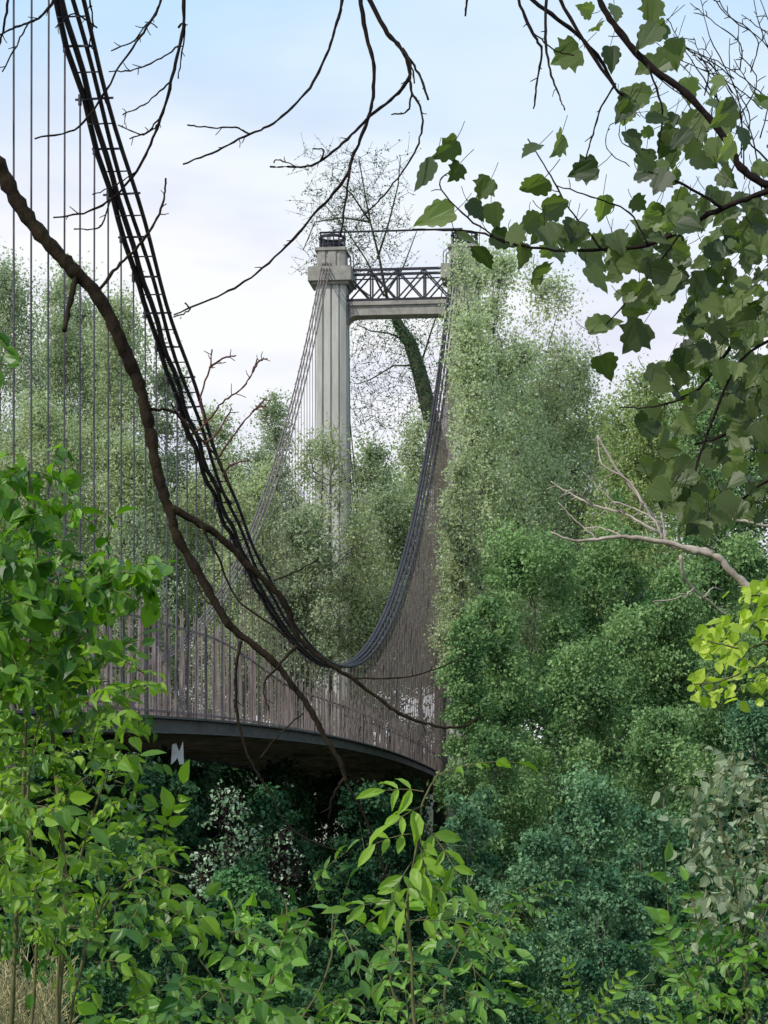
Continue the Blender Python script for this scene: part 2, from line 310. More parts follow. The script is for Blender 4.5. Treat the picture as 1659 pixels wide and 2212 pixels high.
# ---------------------------------------------------------------- trees
def tree(name,label,cat,px,top,Y,hw,mat,leaf=.2,cov=1.3,base=.12,group=None,lean=0,twig=True,trunkmat='trunk',clumpr=.36,tvar=.22,bottom=None,tmpl=T_Q,pw=.42,flat=.85,cap=46000,loose=.22):
    x=(px-CX)/F*Y; zt=(HY-top)/F*Y; rx=hw/F*Y; z0=float(gz(x,Y))-.2; H=zt-z0
    root=empty(name,(x,Y,z0),label,cat,group); og=np.array([x,Y,z0])
    zb=z0+H*base if bottom is None else max((HY-bottom)/F*Y,z0+.1*H)
    Hc=zt-zb
    area=2*rx*Hc; rc0=min(clumpr*rx,Hc*.25); ncl=int(np.clip(2.1*area/(math.pi*rc0**2),9,130))
    tt=RNG.uniform(.0,1,ncl); th=RNG.uniform(0,2*math.pi,ncl)
    pf=np.minimum(1,(tt+.18)*3)*np.power(1.02-tt,pw)
    rad=rx*pf*np.sqrt(RNG.uniform(.02,1,ncl))*RNG.uniform(.7,1.02,ncl)
    rc=rc0*RNG.uniform(.5,1.25,ncl)*(.65+.5*pf)
    Cc=np.stack([x+rad*np.cos(th)+lean*tt*rx,Y+rad*np.sin(th)*min(1,6/max(rx,.1)),zb+tt*(Hc-rc0*.6)+rc*.2],1)
    mb=MB(); n=7; hh=np.linspace(0,1,n); tr=min(max(.03,.009*H),.2)
    ax=np.stack([x+lean*hh*rx*.6+RNG.normal(0,.05*rx,n)*hh,Y+RNG.normal(0,.05*rx,n)*hh,z0+(zb-z0+Hc*.8)*hh],1)
    mb.tube(ax,tr*(1-.85*hh),7)
    sel=RNG.permutation(ncl)[:min(ncl,30)]
    for i in sel:
        c=Cc[i]; zz=np.clip(c[2]-.5*np.hypot(c[0]-x,c[1]-Y)-rc[i]*.6,z0+.15*H,ax[-1][2]); u=(zz-z0)/(ax[-1][2]-z0)
        s=np.array([np.interp(u,hh,ax[:,k]) for k in range(3)]); mid=(s+c)/2+np.array([0,0,-.06*rx])+RNG.normal(0,.05*rx,3)
        mb.tube([s,mid,c],[tr*(1-.85*u)*.45,tr*.2,tr*.07],4)
    mb.build('trunk',M[trunkmat],root,True,og)
    nl=int(cov*area/(.36*leaf*leaf*.55)); nl=min(nl,cap)
    w=rc**2; w/=w.sum(); ci=RNG.choice(ncl,nl,p=w)
    if twig:
        nt=int(ncl*20); ti=RNG.choice(ncl,nt,p=w); d=norm(RNG.normal(0,1,(nt,3))+np.array([0,0,.35]))
        s=Cc[ti]; e=s+d*rc[ti][:,None]*RNG.uniform(.7,1.9,nt)[:,None]
        sticks('twigs',s,e,.008+.001*rx,.004,M[trunkmat],root,3,og)
        k=RNG.integers(0,nt,nl); f=np.power(RNG.uniform(0.05,1.05,nl),.7)[:,None]
        P=s[k]+(e[k]-s[k])*f+RNG.normal(0,1,(nl,3))*(loose*rc[ti[k]][:,None]); ci=ti[k]
    else:
        d=norm(RNG.normal(0,1,(nl,3))+np.array([0,0,.25])); r=np.power(RNG.uniform(0,1,nl),.34)
        lump=1+.3*np.sin(d[:,0]*5+ci*1.7)*np.cos(d[:,1]*6+ci)+.18*np.sin(d[:,2]*9+ci*.7)+.1*np.sin(d[:,0]*17+ci)
        P=Cc[ci]+d*(r*rc[ci]*lump)[:,None]*np.array([1,1,flat])+RNG.normal(0,1,(nl,3))*(.06*rc[ci][:,None])
    D=RNG.normal(0,1,(nl,3))+np.array([0,0,-.4]); Nn=norm(P-Cc[ci])*.8+RNG.normal(0,.7,(nl,3))+np.array([0,0,.4])
    ct=RNG.normal(0,tvar,ncl); tint=.45+ct[ci]+RNG.normal(0,.2,nl)
    leaves('crown',P,D,Nn,leaf*RNG.uniform(.6,1.3,nl),tint,tmpl,M[mat],root,og)
    return root
G1='trees on the far bank left of the tower'
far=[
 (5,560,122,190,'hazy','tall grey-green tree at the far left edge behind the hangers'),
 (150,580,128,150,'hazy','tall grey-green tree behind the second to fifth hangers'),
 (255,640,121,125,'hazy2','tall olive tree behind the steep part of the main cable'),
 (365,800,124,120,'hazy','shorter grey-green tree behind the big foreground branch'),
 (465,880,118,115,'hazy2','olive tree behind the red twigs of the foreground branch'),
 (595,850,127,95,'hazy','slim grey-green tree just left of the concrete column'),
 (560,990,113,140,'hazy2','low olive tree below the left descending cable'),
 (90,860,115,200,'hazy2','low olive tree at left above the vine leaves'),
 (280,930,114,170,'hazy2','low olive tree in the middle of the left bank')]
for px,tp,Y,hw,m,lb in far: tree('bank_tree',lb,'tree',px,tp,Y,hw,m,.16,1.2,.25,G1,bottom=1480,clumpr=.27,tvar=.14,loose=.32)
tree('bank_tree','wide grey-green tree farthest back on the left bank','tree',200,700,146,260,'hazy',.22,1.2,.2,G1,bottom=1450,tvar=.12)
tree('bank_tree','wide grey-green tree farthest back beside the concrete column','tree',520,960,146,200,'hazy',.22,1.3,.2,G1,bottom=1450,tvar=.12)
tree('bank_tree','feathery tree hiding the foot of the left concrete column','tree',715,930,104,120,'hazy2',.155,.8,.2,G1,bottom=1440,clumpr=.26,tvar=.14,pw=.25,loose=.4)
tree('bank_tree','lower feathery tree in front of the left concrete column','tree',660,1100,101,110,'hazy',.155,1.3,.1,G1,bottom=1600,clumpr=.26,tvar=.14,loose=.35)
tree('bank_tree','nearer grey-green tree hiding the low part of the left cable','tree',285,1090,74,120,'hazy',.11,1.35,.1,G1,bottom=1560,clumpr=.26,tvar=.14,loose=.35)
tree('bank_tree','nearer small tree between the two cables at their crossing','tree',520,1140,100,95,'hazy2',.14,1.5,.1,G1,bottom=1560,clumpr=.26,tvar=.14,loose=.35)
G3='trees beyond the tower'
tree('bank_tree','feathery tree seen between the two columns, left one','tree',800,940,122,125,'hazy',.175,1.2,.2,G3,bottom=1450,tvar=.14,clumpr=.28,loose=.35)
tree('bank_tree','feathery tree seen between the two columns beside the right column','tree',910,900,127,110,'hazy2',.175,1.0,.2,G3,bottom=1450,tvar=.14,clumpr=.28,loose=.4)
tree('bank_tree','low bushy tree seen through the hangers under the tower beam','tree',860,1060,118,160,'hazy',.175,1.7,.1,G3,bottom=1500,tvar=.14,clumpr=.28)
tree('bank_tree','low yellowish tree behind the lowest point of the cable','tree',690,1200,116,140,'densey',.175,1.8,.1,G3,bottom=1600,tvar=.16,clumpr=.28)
tree('bank_tree','wide haze-pale tree far behind the tower','tree',850,1000,150,230,'hazy2',.24,1.4,.1,G3,bottom=1480,tvar=.12)
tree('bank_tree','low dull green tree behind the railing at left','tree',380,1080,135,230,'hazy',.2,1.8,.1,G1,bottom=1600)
G4='low thicket trees beyond and below the bridge deck'
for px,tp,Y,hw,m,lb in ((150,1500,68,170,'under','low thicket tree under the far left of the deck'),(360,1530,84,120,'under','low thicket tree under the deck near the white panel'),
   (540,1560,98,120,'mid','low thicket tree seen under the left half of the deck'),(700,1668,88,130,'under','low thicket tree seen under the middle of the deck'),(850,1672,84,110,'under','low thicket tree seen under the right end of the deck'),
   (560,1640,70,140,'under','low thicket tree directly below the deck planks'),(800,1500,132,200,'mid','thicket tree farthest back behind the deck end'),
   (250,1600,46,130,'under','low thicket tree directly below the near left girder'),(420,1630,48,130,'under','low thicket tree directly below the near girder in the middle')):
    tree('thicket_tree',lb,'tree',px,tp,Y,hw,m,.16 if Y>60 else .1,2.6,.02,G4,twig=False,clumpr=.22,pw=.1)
# right column cover
R1='feathery trees right of the tower'
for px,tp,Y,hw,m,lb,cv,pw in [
 (1066,530,100,115,'pale','haze-pale feathery tree veiling the right concrete column',1.0,.3),
 (1016,525,103,58,'pale','narrow haze-pale tree directly in front of the right concrete column',.9,.15),
 (1025,680,97,92,'pale','haze-pale slender tree beside the hangers under the right column',1.3,.3),
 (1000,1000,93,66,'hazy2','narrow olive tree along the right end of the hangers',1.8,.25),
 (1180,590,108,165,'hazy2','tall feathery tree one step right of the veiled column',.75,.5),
 (1110,770,104,165,'pale','haze-pale olive feathery tree above the round dense green tree',1.4,.42),
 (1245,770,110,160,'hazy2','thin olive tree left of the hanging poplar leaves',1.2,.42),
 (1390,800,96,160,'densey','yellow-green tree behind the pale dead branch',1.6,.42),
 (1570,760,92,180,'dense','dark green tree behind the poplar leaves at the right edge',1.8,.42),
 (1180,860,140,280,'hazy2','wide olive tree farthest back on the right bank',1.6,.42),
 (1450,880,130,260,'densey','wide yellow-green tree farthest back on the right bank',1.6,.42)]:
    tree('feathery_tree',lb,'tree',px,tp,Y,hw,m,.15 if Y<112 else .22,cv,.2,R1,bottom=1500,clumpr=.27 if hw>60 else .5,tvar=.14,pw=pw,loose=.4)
# bare/ivy tree behind tower
def poly_tree():
    Y=134; root_p=at(960,1300,Y); root_p[2]=float(gz(root_p[0],Y))
    r=empty('ivy_clad_tree',root_p,'nearly bare tree with ivy clad trunk seen above the tower beam','tree'); mb=MB()
    def pl(pts,w0,w1,sides=7):
        P=np.array([at(a,b,Y+random.uniform(-1,1)) for a,b in pts]); mb.tube(P,np.linspace(w0,w1,len(P))/2/F*Y,sides)
    P=[tuple(root_p)]+[tuple(at(a,b,Y)) for a,b in ((965,1200),(955,1000),(925,880),(905,800),(885,740),(860,700),(835,640),(820,560),(800,480),(785,400),(775,340))]
    mb.tube(P,np.array([50,45,38,34,32,28,22,7,5,4,3,2])/2/F*Y,8)
    for pts in ([(885,740),(840,720),(800,715),(770,700)],[(900,790),(850,790),(800,820),(770,830)],[(905,800),(930,720),(950,660),(960,600)],[(830,640),(870,580),(900,500)],[(830,640),(790,560),(750,500),(700,440)],[(815,560),(840,480),(860,400),(865,340)],[(800,480),(760,420),(720,380)],[(800,480),(740,470),(680,480),(655,540)],[(860,700),(800,640),(760,610)]):
        pl(pts,5,2,5)
    mb.build('trunk',M['ivytrunk'],r,True,root_p)
    P0=[];P1=[];LP=[]
    for _ in range(850):
        px=random.gauss(768,68); py=random.uniform(325,600)
        if not(645<px<885) or (py<400 and random.random()<.45): continue
        s=at(px,py,Y+random.uniform(-2,2)); d=norm(np.array([random.gauss(0,1),random.gauss(0,1),random.gauss(.5,.6)])); e=s+d*random.uniform(.5,1.6)
        P0.append(s);P1.append(e)
        for k in range(4): LP.append(s+(e-s)*random.random()+RNG.normal(0,.07,3))
    for _ in range(600):
        s=at(random.uniform(760,960),random.uniform(690,930),Y+random.uniform(-2,2)); d=norm(RNG.normal(0,1,3)); e=s+d*random.uniform(.4,1.6); P0.append(s);P1.append(e)
        for k in range(4): LP.append(s+(e-s)*random.random()+RNG.normal(0,.1,3))
    sticks('twigs',P0,P1,.015,.008,M['darktwig'],r,3,root_p)
    for _ in range(1800):
        f=random.random(); 
        if f<.5: a=np.array([925,880])*(1-2*f)+np.array([885,740])*2*f
        else: a=np.array([885,740])*(2-2*f)+np.array([850,690])*(2*f-1)
        LP.append(at(a[0]+random.gauss(0,12),a[1]+random.gauss(0,10),Y+random.gauss(0,.4)))
    LP=np.array(LP); n=len(LP)
    leaves('crown',LP,RNG.normal(0,1,(n,3)),RNG.normal(0,1,(n,3)),RNG.uniform(.07,.16,n),RNG.uniform(0,.9,n),T_Q,M['mid'],r,root_p)
poly_tree()
# dense right trees
R2='dense green trees on the right bank'
for px,tp,Y,hw,m,lb,lf in [
 (1150,1120,84,190,'dense','broad dense green tree immediately right of the bridge hangers',.15),
 (1340,1040,88,170,'dense','dense green tree under the pale dead branch',.15),
 (1560,1060,80,180,'dense','dense green tree at right edge above the lime leaves',.15),
 (1062,1280,77,132,'dense','upright green tree hugging the right end of the bridge deck',.14),
 (1005,1330,74,70,'dense','slim green tree covering the far end of the bridge railing',.13),
 (1420,1220,72,200,'dense','large billowing green tree left of the lime leaves',.135),
 (1235,1370,68,180,'dense','billowing green tree in the middle of the right bank',.13),
 (1590,1350,62,170,'dense','green tree at right edge behind the lime leaves',.12),
 (1670,1250,75,180,'dense','outermost green tree cut by the right edge of the view',.14),
 (1080,1560,60,155,'dense','rounded green tree below the deck end',.11),
 (1430,1520,56,190,'dense','rounded green tree above the grey-green leaves',.11),
 (1640,1500,48,170,'teal','bluish green tree at the right edge behind the grey-green leaves',.1),
 (1260,1650,50,180,'teal','bluish green tree low on the right bank',.10)]:
    tree('dense_tree',lb,'tree',px,tp,Y,hw,m,lf,2.1,.05,R2,twig=False,clumpr=.28 if hw>80 else .5,tvar=.28,pw=.36)
# underbrush
S1='dark shrubs in the gully below the bridge'
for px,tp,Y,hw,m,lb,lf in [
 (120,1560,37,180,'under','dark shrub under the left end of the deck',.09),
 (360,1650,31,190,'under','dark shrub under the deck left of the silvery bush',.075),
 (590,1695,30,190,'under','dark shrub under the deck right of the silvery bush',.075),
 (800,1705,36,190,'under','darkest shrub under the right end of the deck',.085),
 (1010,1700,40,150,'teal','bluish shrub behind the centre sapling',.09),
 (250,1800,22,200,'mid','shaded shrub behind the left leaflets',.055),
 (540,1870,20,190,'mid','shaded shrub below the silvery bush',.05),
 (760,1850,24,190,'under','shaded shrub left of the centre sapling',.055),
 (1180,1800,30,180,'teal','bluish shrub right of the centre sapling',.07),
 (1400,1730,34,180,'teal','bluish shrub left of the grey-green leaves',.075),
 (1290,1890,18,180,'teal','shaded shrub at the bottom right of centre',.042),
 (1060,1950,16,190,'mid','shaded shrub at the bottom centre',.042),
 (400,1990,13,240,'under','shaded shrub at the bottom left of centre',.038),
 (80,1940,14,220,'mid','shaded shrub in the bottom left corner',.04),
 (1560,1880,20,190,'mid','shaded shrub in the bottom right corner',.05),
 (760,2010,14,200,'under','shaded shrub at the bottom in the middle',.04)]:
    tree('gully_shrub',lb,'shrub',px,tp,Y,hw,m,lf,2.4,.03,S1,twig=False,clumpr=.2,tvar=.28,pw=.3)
tree('silvery_bush','small bush with silvery white leaves below the bridge deck','bush',495,1700,24,80,'silver',.055,.75,.3,None,twig=True,bottom=1960,trunkmat='darktwig')
tree('silvery_bush','very small pale bush right of the silvery white bush','bush',615,1790,24,45,'silver',.05,.5,.3,None,twig=True,bottom=1950,trunkmat='darktwig')
# ---------------------------------------------------------------- foreground branches
def catmull(P,k=6):
    P=np.asarray(P,float); Q=np.vstack([2*P[0]-P[1],P,2*P[-1]-P[-2]]); out=[]
    for i in range(1,len(Q)-2):
        for j in range(k):
            t=j/k; a,b,c,d=Q[i-1],Q[i],Q[i+1],Q[i+2]
            out.append(.5*((2*b)+(-a+c)*t+(2*a-5*b+4*c-d)*t*t+(-a+3*b-3*c+d)*t**3))
    out.append(Q[-2]); return np.array(out)
def trace(mb,pts,w0,w1,Y,dY=0,sides=6,spurs=0,wob=1.0):
    P=np.array([at(a,b,Y+dY*i/max(1,len(pts)-1)) for i,(a,b) in enumerate(pts)])
    Q=catmull(P); n=len(Q); s=Y/F
    Q[1:-1]+=RNG.normal(0,.9*s*wob,(n-2,3)); u=np.linspace(0,1,n)
    R=(w0+(w1-w0)*u)/2*s*(1+.12*RNG.normal(0,1,n).clip(-1.5,1.5)); mb.tube(Q,R,sides)
    for _ in range(spurs):
        i=RNG.integers(n//5,n-1); d=norm(Q[min(i+1,n-1)]-Q[i-1]); side=norm(np.cross(d,[0,1,0]))*random.choice([-1,1])
        l=random.uniform(5,26)*s; e=Q[i]+norm(d*.8+side+RNG.normal(0,.25,3))*l; m=(Q[i]+e)/2+RNG.normal(0,.06*l,3)
        mb.tube([Q[i],m,e],[max(R[i]*.6,1.2*s),1.2*s,.9*s],4)
def branchthing(name,label,Y,parts,mat='darktwig',cat='branch'):
    o=at(*parts[0][0][0],Y); r=empty(name,o,label,cat)
    mb=MB(); tw_=MB()
    for i,(pts,w0,w1,sp) in enumerate(parts):
        t=mb if i==0 else tw_; trace(t,pts,w0,w1,Y,random.uniform(-.15,.15) if i else 0,8 if w0>14 else 5,sp)
    mb.build('limb',M[mat],r,True,o)
    if len(parts)>1: tw_.build('twigs',M[mat],r,True,o)
    return r,o
r,o=branchthing('leaning_branch','thick mossy branch curving down from the left edge across the bridge',6.2,[
 ([(-90,200),(-40,300),(0,365),(40,440),(100,520),(150,575),(200,625),(240,690),(270,760),(300,830),(318,900),(330,970),(348,1050),(368,1110),(385,1165),(430,1240),(470,1310),(500,1355),(550,1395),(590,1430),(640,1490),(675,1540),(700,1590),(735,1645),(748,1690)],36,9,3),
 ([(365,1095),(430,1130),(480,1165),(530,1215),(580,1260),(620,1310),(640,1370),(690,1420),(760,1465),(820,1510),(870,1545),(930,1565),(990,1572),(1050,1545)],18,4,7),
 ([(165,590),(152,650),(138,715)],14,10,0),
 ([(215,625),(260,570),(300,530),(340,470),(355,420),(358,385)],8,4,4),
 ([(325,885),(375,890),(420,935),(470,990),(500,1060)],8,5,3),
 ([(520,1385),(508,1460),(515,1560),(540,1640),(575,1700),(620,1780),(690,1825),(770,1845)],8,2,3),
 ([(640,1395),(600,1440),(570,1480),(580,1535)],8,3,1),
 ([(745,1680),(720,1720),(710,1770)],8,4,1),
 ([(760,1465),(850,1465),(930,1450),(1020,1410)],4,3,2),
 ([(590,1255),(640,1235),(690,1205)],4,3,2),
 ([(560,1640),(600,1590),(655,1540)],4,3,1),
 ([(430,1130),(470,1200),(510,1290),(600,1360),(640,1395)],6,4,4),
 ([(500,1090),(440,1010),(400,930),(370,870)],6,4,3),
 ([(470,1310),(440,1290),(400,1200)],5,3,1),
 ([(748,1690),(800,1790),(830,1880),(840,1960)],6,3,1)],'bark')
tw2=MB()
for pts in ([(420,935),(445,915),(480,870),(520,840),(545,805),(555,775)],[(445,915),(433,870),(440,830),(455,790),(458,755)],[(452,795),(480,775),(510,768)],[(545,805),(560,780),(578,775)],
            [(470,990),(500,945),(545,890),(575,860)],[(545,890),(560,880),(575,878)],[(480,1030),(500,1005),(540,995)],[(440,960),(470,935),(500,880)]):
    trace(tw2,pts,5,3,6.25,0,5,4)
tw2.build('reddish_twigs',M['redtwig'],r,True,o)
branchthing('hanging_branch','slender bare branch arching left over the sky above the bridge cable',5.6,[
 ([(742,-80),(738,0),(725,60),(700,130),(660,200),(600,260),(540,290),(470,325),(395,355)],8,4,3),
 ([(540,290),(510,276),(450,275),(405,270)],4,3,1)],'darktwig')
branchthing('hanging_branch','longest bare hanging branch sweeping down past the tower to the left',5.8,[
 ([(770,-80),(785,50),(805,130),(806,210),(790,270),(765,330),(745,385),(690,450),(620,530),(540,600),(470,640),(375,680)],10,4,4),
 ([(760,340),(748,420),(735,510)],6,4,2),([(400,655),(410,670),(375,685)],4,3,0)],'darktwig')
branchthing('hanging_branch','forked bare branch with drooping tips above the tower',5.5,[
 ([(770,-60),(830,60),(870,110),(885,160),(860,200),(800,250),(750,300),(690,350),(640,360),(583,360)],11,4,4),
 ([(870,105),(905,160),(925,215)],7,5,1),([(885,160),(890,200),(912,240),(905,310),(870,370),(830,420),(780,470)],6,3,3),
 ([(890,200),(880,240),(845,248)],5,3,1),([(855,95),(885,130),(895,180)],5,4,0),([(690,350),(700,325),(675,322)],4,3,0),([(640,360),(600,345),(592,352)],3,3,1)],'darktwig')
branchthing('hanging_branch','bare branch with many side twigs hanging in front of the steep cable',5.4,[
 ([(398,-80),(395,60),(375,150),(355,230),(330,300),(295,370),(240,430),(180,460),(115,470)],9,4,4),
 ([(385,100),(340,130),(290,150),(235,155)],4,3,3),([(370,175),(320,220),(265,248)],4,3,3),([(345,255),(310,290),(255,270)],4,3,2),([(350,250),(330,280),(280,300)],4,3,2),
 ([(350,-60),(345,10),(310,70),(260,140),(215,220),(160,280),(75,300)],6,4,4),([(345,10),(300,80),(240,110)],4,3,2),([(240,430),(215,490),(160,495)],4,3,2),
 ([(385,60),(398,50),(396,100),(385,170)],5,3,3),([(295,370),(250,400),(200,420)],3,3,1),([(340,60),(320,50),(290,90)],3,3,1)],'darktwig')
branchthing('hanging_branch','short dark twigs in the upper left corner',5.2,[
 ([(150,-60),(95,30),(60,50),(20,65),(-30,90)],7,4,3),([(25,-60),(12,40),(0,90),(-20,160)],6,4,3),([(60,50),(40,90),(5,155)],4,3,2),([(180,-50),(200,40),(190,110)],5,3,3),([(210,60),(160,30),(120,60)],4,3,2)],'darktwig')
branchthing('hanging_branch','pair of bare twigs hanging at the top left of the poplar leaves',5.6,[
 ([(1105,-60),(1120,0),(1150,70),(1170,110),(1160,180),(1152,235)],8,4,3),([(1185,-60),(1178,50),(1185,140),(1205,200),(1220,238)],7,3,2),([(1150,70),(1200,110),(1240,120)],4,3,2)],'darktwig')
branchthing('hanging_branch','tiny twig tip at the top edge right of centre',5.6,[([(1018,-60),(1010,-10),(1005,35)],6,5,0)],'darktwig')
branchthing('dead_branch','pale bleached dead branch reaching in from the right edge',7.5,[
 ([(1760,1380),(1700,1330),(1640,1285),(1590,1245),(1550,1205),(1500,1190),(1430,1170),(1350,1160),(1290,1165),(1240,1168),(1190,1150)],21,4,10),
 ([(1540,1195),(1500,1185),(1440,1175),(1420,1130),(1370,1060),(1330,1010),(1290,940)],13,4,8),
 ([(1420,1150),(1350,1110),(1280,1090),(1230,1065),(1190,1040)],7,3,9),
 ([(1390,1090),(1360,1040),(1300,1000),(1290,940)],5,3,4),
 ([(1430,1165),(1410,1120),(1330,1085),(1315,1100)],6,3,5),
 ([(1350,1160),(1300,1140),(1260,1140)],4,3,3),([(1280,1090),(1240,1060),(1215,1070)],4,3,3),([(1350,1110),(1300,1060),(1260,1020)],4,2,3),([(1290,1165),(1250,1130),(1205,1085)],4,2,3),
 ([(1470,1200),(1480,1250),(1520,1290),(1580,1335)],8,4,6),([(1500,1270),(1470,1290),(1410,1300)],4,3,3),([(1520,1290),(1540,1270),(1560,1275)],4,3,1),
 ([(1440,1175),(1425,1090),(1415,1050)],4,3,2)],'palewood')
branchthing('dead_branch','thin pale bare twig at the right edge above the dead branch',7.5,[([(1740,1120),(1659,1135),(1600,1125),(1560,1120)],8,5,1)],'palewood')
# ---------------------------------------------------------------- foreground leaves
def pip(poly,x,y):
    c=False;n=len(poly);j=n-1
    for i in range(n):
        xi,yi=poly[i];xj,yj=poly[j]
        if (yi>y)!=(yj>y) and x<(xj-xi)*(y-yi)/(yj-yi)+xi: c=not c
        j=i
    return c
def sample(poly,n):
    xs=[p[0] for p in poly];ys=[p[1] for p in poly];o=[]
    while len(o)<n:
        x=random.uniform(min(xs),max(xs));y=random.uniform(min(ys),max(ys))
        if pip(poly,x,y): o.append((x,y))
    return o
class Plant:
    def __init__(s,name,label,cat,base,leafmat,stemmat,leafname='leaves'):
        s.o=np.array(base,float); s.r=empty(name,s.o,label,cat); s.mb=MB(); s.sets={}; s.lm=leafmat; s.sm=stemmat; s.ln=leafname
    def leaf(s,p,d,n,size,tint,tm):
        s.sets.setdefault(id(tm),(tm,[]))[1].append((p,d,n,size,tint))
    def done(s):
        for k,(tm,L_) in s.sets.items():
            leaves(s.ln,[l[0] for l in L_],[l[1] for l in L_],[l[2] for l in L_],[l[3] for l in L_],[l[4] for l in L_],tm,M[s.lm],s.r,s.o)
        if s.mb.n: s.mb.build('stems',M[s.sm],s.r,True,s.o)
def rnd3(s=1.): return RNG.normal(0,s,3)
CAMN=np.array([-.1,-1,.35])
def pinnate(pl,p,d,length,pairs,ls,tint,tm,facing=.6):
    d=norm(d); up=norm(np.array([0,0,1.])+CAMN*facing+rnd3(.45)); side=norm(np.cross(d,up)); up=np.cross(side,d)
    pts=[];q=p.copy();dd=d.copy();k=pairs+1; pts.append(q.copy())
    for i in range(k):
        q=q+dd*length/k; dd=norm(dd+np.array([0,0,-.14])); pts.append(q.copy())
    pl.mb.tube(pts,np.linspace(.0022,.0009,len(pts)),4,False)
    for i in range(1,k):
        for s in (-1,1):
            if random.random()<.08: continue
            a=norm(pts[i+1]-pts[i])*.6+s*side*(.8+.2*random.random())+np.array([0,0,-.28])+rnd3(.2)
            pl.leaf(pts[i],a,up+rnd3(.35),ls*random.uniform(.65,1.15)*(1-.1*abs(i-k/2)/k),tint+random.gauss(0,.14),tm)
    pl.leaf(pts[-1],norm(dd+rnd3(.2)),up+rnd3(.3),ls*1.1,tint+random.gauss(0,.1),tm)
def polyplant(pl,poly,n,Y0,Y1,fn):
    for (px,py) in sample(poly,n): fn(pl,at(px,py,random.uniform(Y0,Y1)),px,py)
def mk_vine(s0,s1,st=.025):
    def f(pl,p,px,py):
        t=random.gauss(.4,.3); d0=np.array([random.gauss(.0,.6),random.gauss(-.2,.3),random.gauss(-.4,.5)])
        q=p.copy(); dd=norm(d0); pts=[q.copy()]
        for i in range(4):
            q=q+dd*st; dd=norm(dd+rnd3(.2)+np.array([0,0,-.12])); pts.append(q.copy())
            a=dd*.5+rnd3(.7)+np.array([0,0,-.5]); pl.leaf(q,a,CAMN*.6+np.array([0,0,.9])+rnd3(.6),random.uniform(s0,s1),t+random.gauss(0,.15),T_RD if i%2 else T_OV)
        pl.mb.tube(pts,.0016,4,False)
    return f
f_vine=mk_vine(.032,.08)
pl=Plant('leafy_vine','glossy green broad leaved vine filling the left edge in front of the hangers','vine',(at(60,1500,6.8)[0],6.8,float(gz(0,6.8))),'vine','stem')
polyplant(pl,[(-80,975),(60,985),(120,985),(170,1020),(185,1075),(130,1130),(100,1180),(60,1400),(-80,1500)],130,6.4,7.6,f_vine)
polyplant(pl,[(-80,1150),(80,1150),(210,1215),(235,1270),(205,1340),(170,1410),(110,1500),(-80,1600)],180,6.3,7.6,f_vine)
polyplant(pl,[(200,1205),(240,1175),(310,1200),(325,1245),(280,1300),(230,1290)],28,6.3,6.9,f_vine)
polyplant(pl,[(-80,690),(-20,700),(-30,780),(-80,800)],8,6.3,6.9,f_vine)
for a in ([(20,2300),(40,1900),(60,1500),(80,1200),(60,1000)],[(120,2300),(140,1900),(110,1500),(170,1300),(230,1210)],[(-20,2300),(-10,1500),(10,1100)]): trace(pl.mb,a,12,5,6.9)
pl.done()
def f_ash(ls,tm,fx=0,bright=.45,L0=.10,L1=.2):
    def f(pl,p,px,py):
        d=np.array([random.gauss(fx,.75),random.gauss(-.35,.45),random.gauss(.12,.5)])
        b=random.gauss(bright,.32); s=random.uniform(ls*.5,ls*1.3)
        pinnate(pl,p,d,random.uniform(L0,L1)*s/ls,random.choice([2,3,3,4]),s,b,tm)
    return f
pl=Plant('ash_sapling','bright yellow-green leafy sapling filling the lower left','sapling',(at(150,2212,6.6)[0],6.6,float(gz(0,6.6))),'ash','stem')
polyplant(pl,[(-60,1450),(60,1430),(210,1410),(310,1440),(330,1520),(265,1590),(150,1630),(-60,1650)],105,6.2,7.6,f_ash(.053,T_OV,.0,.5,.08,.16))
polyplant(pl,[(-60,1600),(200,1600),(270,1660),(330,1750),(380,1830),(360,1880),(100,1950),(-60,1950)],112,5.9,7.6,f_ash(.057,T_OV,.1,.45,.1,.19))
polyplant(pl,[(-60,1900),(200,1880),(380,1880),(430,1960),(370,2060),(200,2100),(140,2180),(130,2300),(110,2100),(-60,2050)],60,5.6,7.4,f_ash(.057,T_OV,.1,.4,.1,.2))
for a in ([(130,2320),(125,2100),(160,1900),(220,1700),(270,1540)],[(60,2320),(80,2000),(60,1700),(100,1500)],[(130,2320),(200,2000),(320,1880),(400,1890)]): trace(pl.mb,a,9,3,6.6)
pl.done()
pl=Plant('ash_sapling','low leafy sapling spreading along the bottom edge, left of centre','sapling',(at(560,2300,6.0)[0],6.0,float(gz(0,6.0))),'ashdark','stem')
polyplant(pl,[(430,2040),(560,1950),(660,1930),(760,1970),(790,2080),(740,2180),(620,2280),(220,2300),(250,2170)],86,5.6,7.3,f_ash(.058,T_OV,.1,.6,.11,.21))
for a in ([(560,2330),(580,2150),(620,1980),(600,1920)],[(560,2330),(480,2150),(430,2070)],[(560,2330),(700,2120),(720,1970)]): trace(pl.mb,a,8,3,6.3)
pl.done()
pl=Plant('ash_sapling','low leafy sapling spreading along the bottom edge, right of centre','sapling',(at(980,2300,6.0)[0],6.0,float(gz(0,6.0))),'ashdark','stem')
polyplant(pl,[(820,2040),(900,1970),(1000,1950),(1150,1910),(1150,1980),(1060,2060),(1070,2150),(980,2300),(640,2300)],68,5.6,7.3,f_ash(.058,T_LA,.1,.55,.11,.21))
for a in ([(980,2330),(960,2150),(1000,2030),(1080,1950)],[(980,2330),(850,2150),(860,2020)]): trace(pl.mb,a,8,3,6.3)
pl.done()
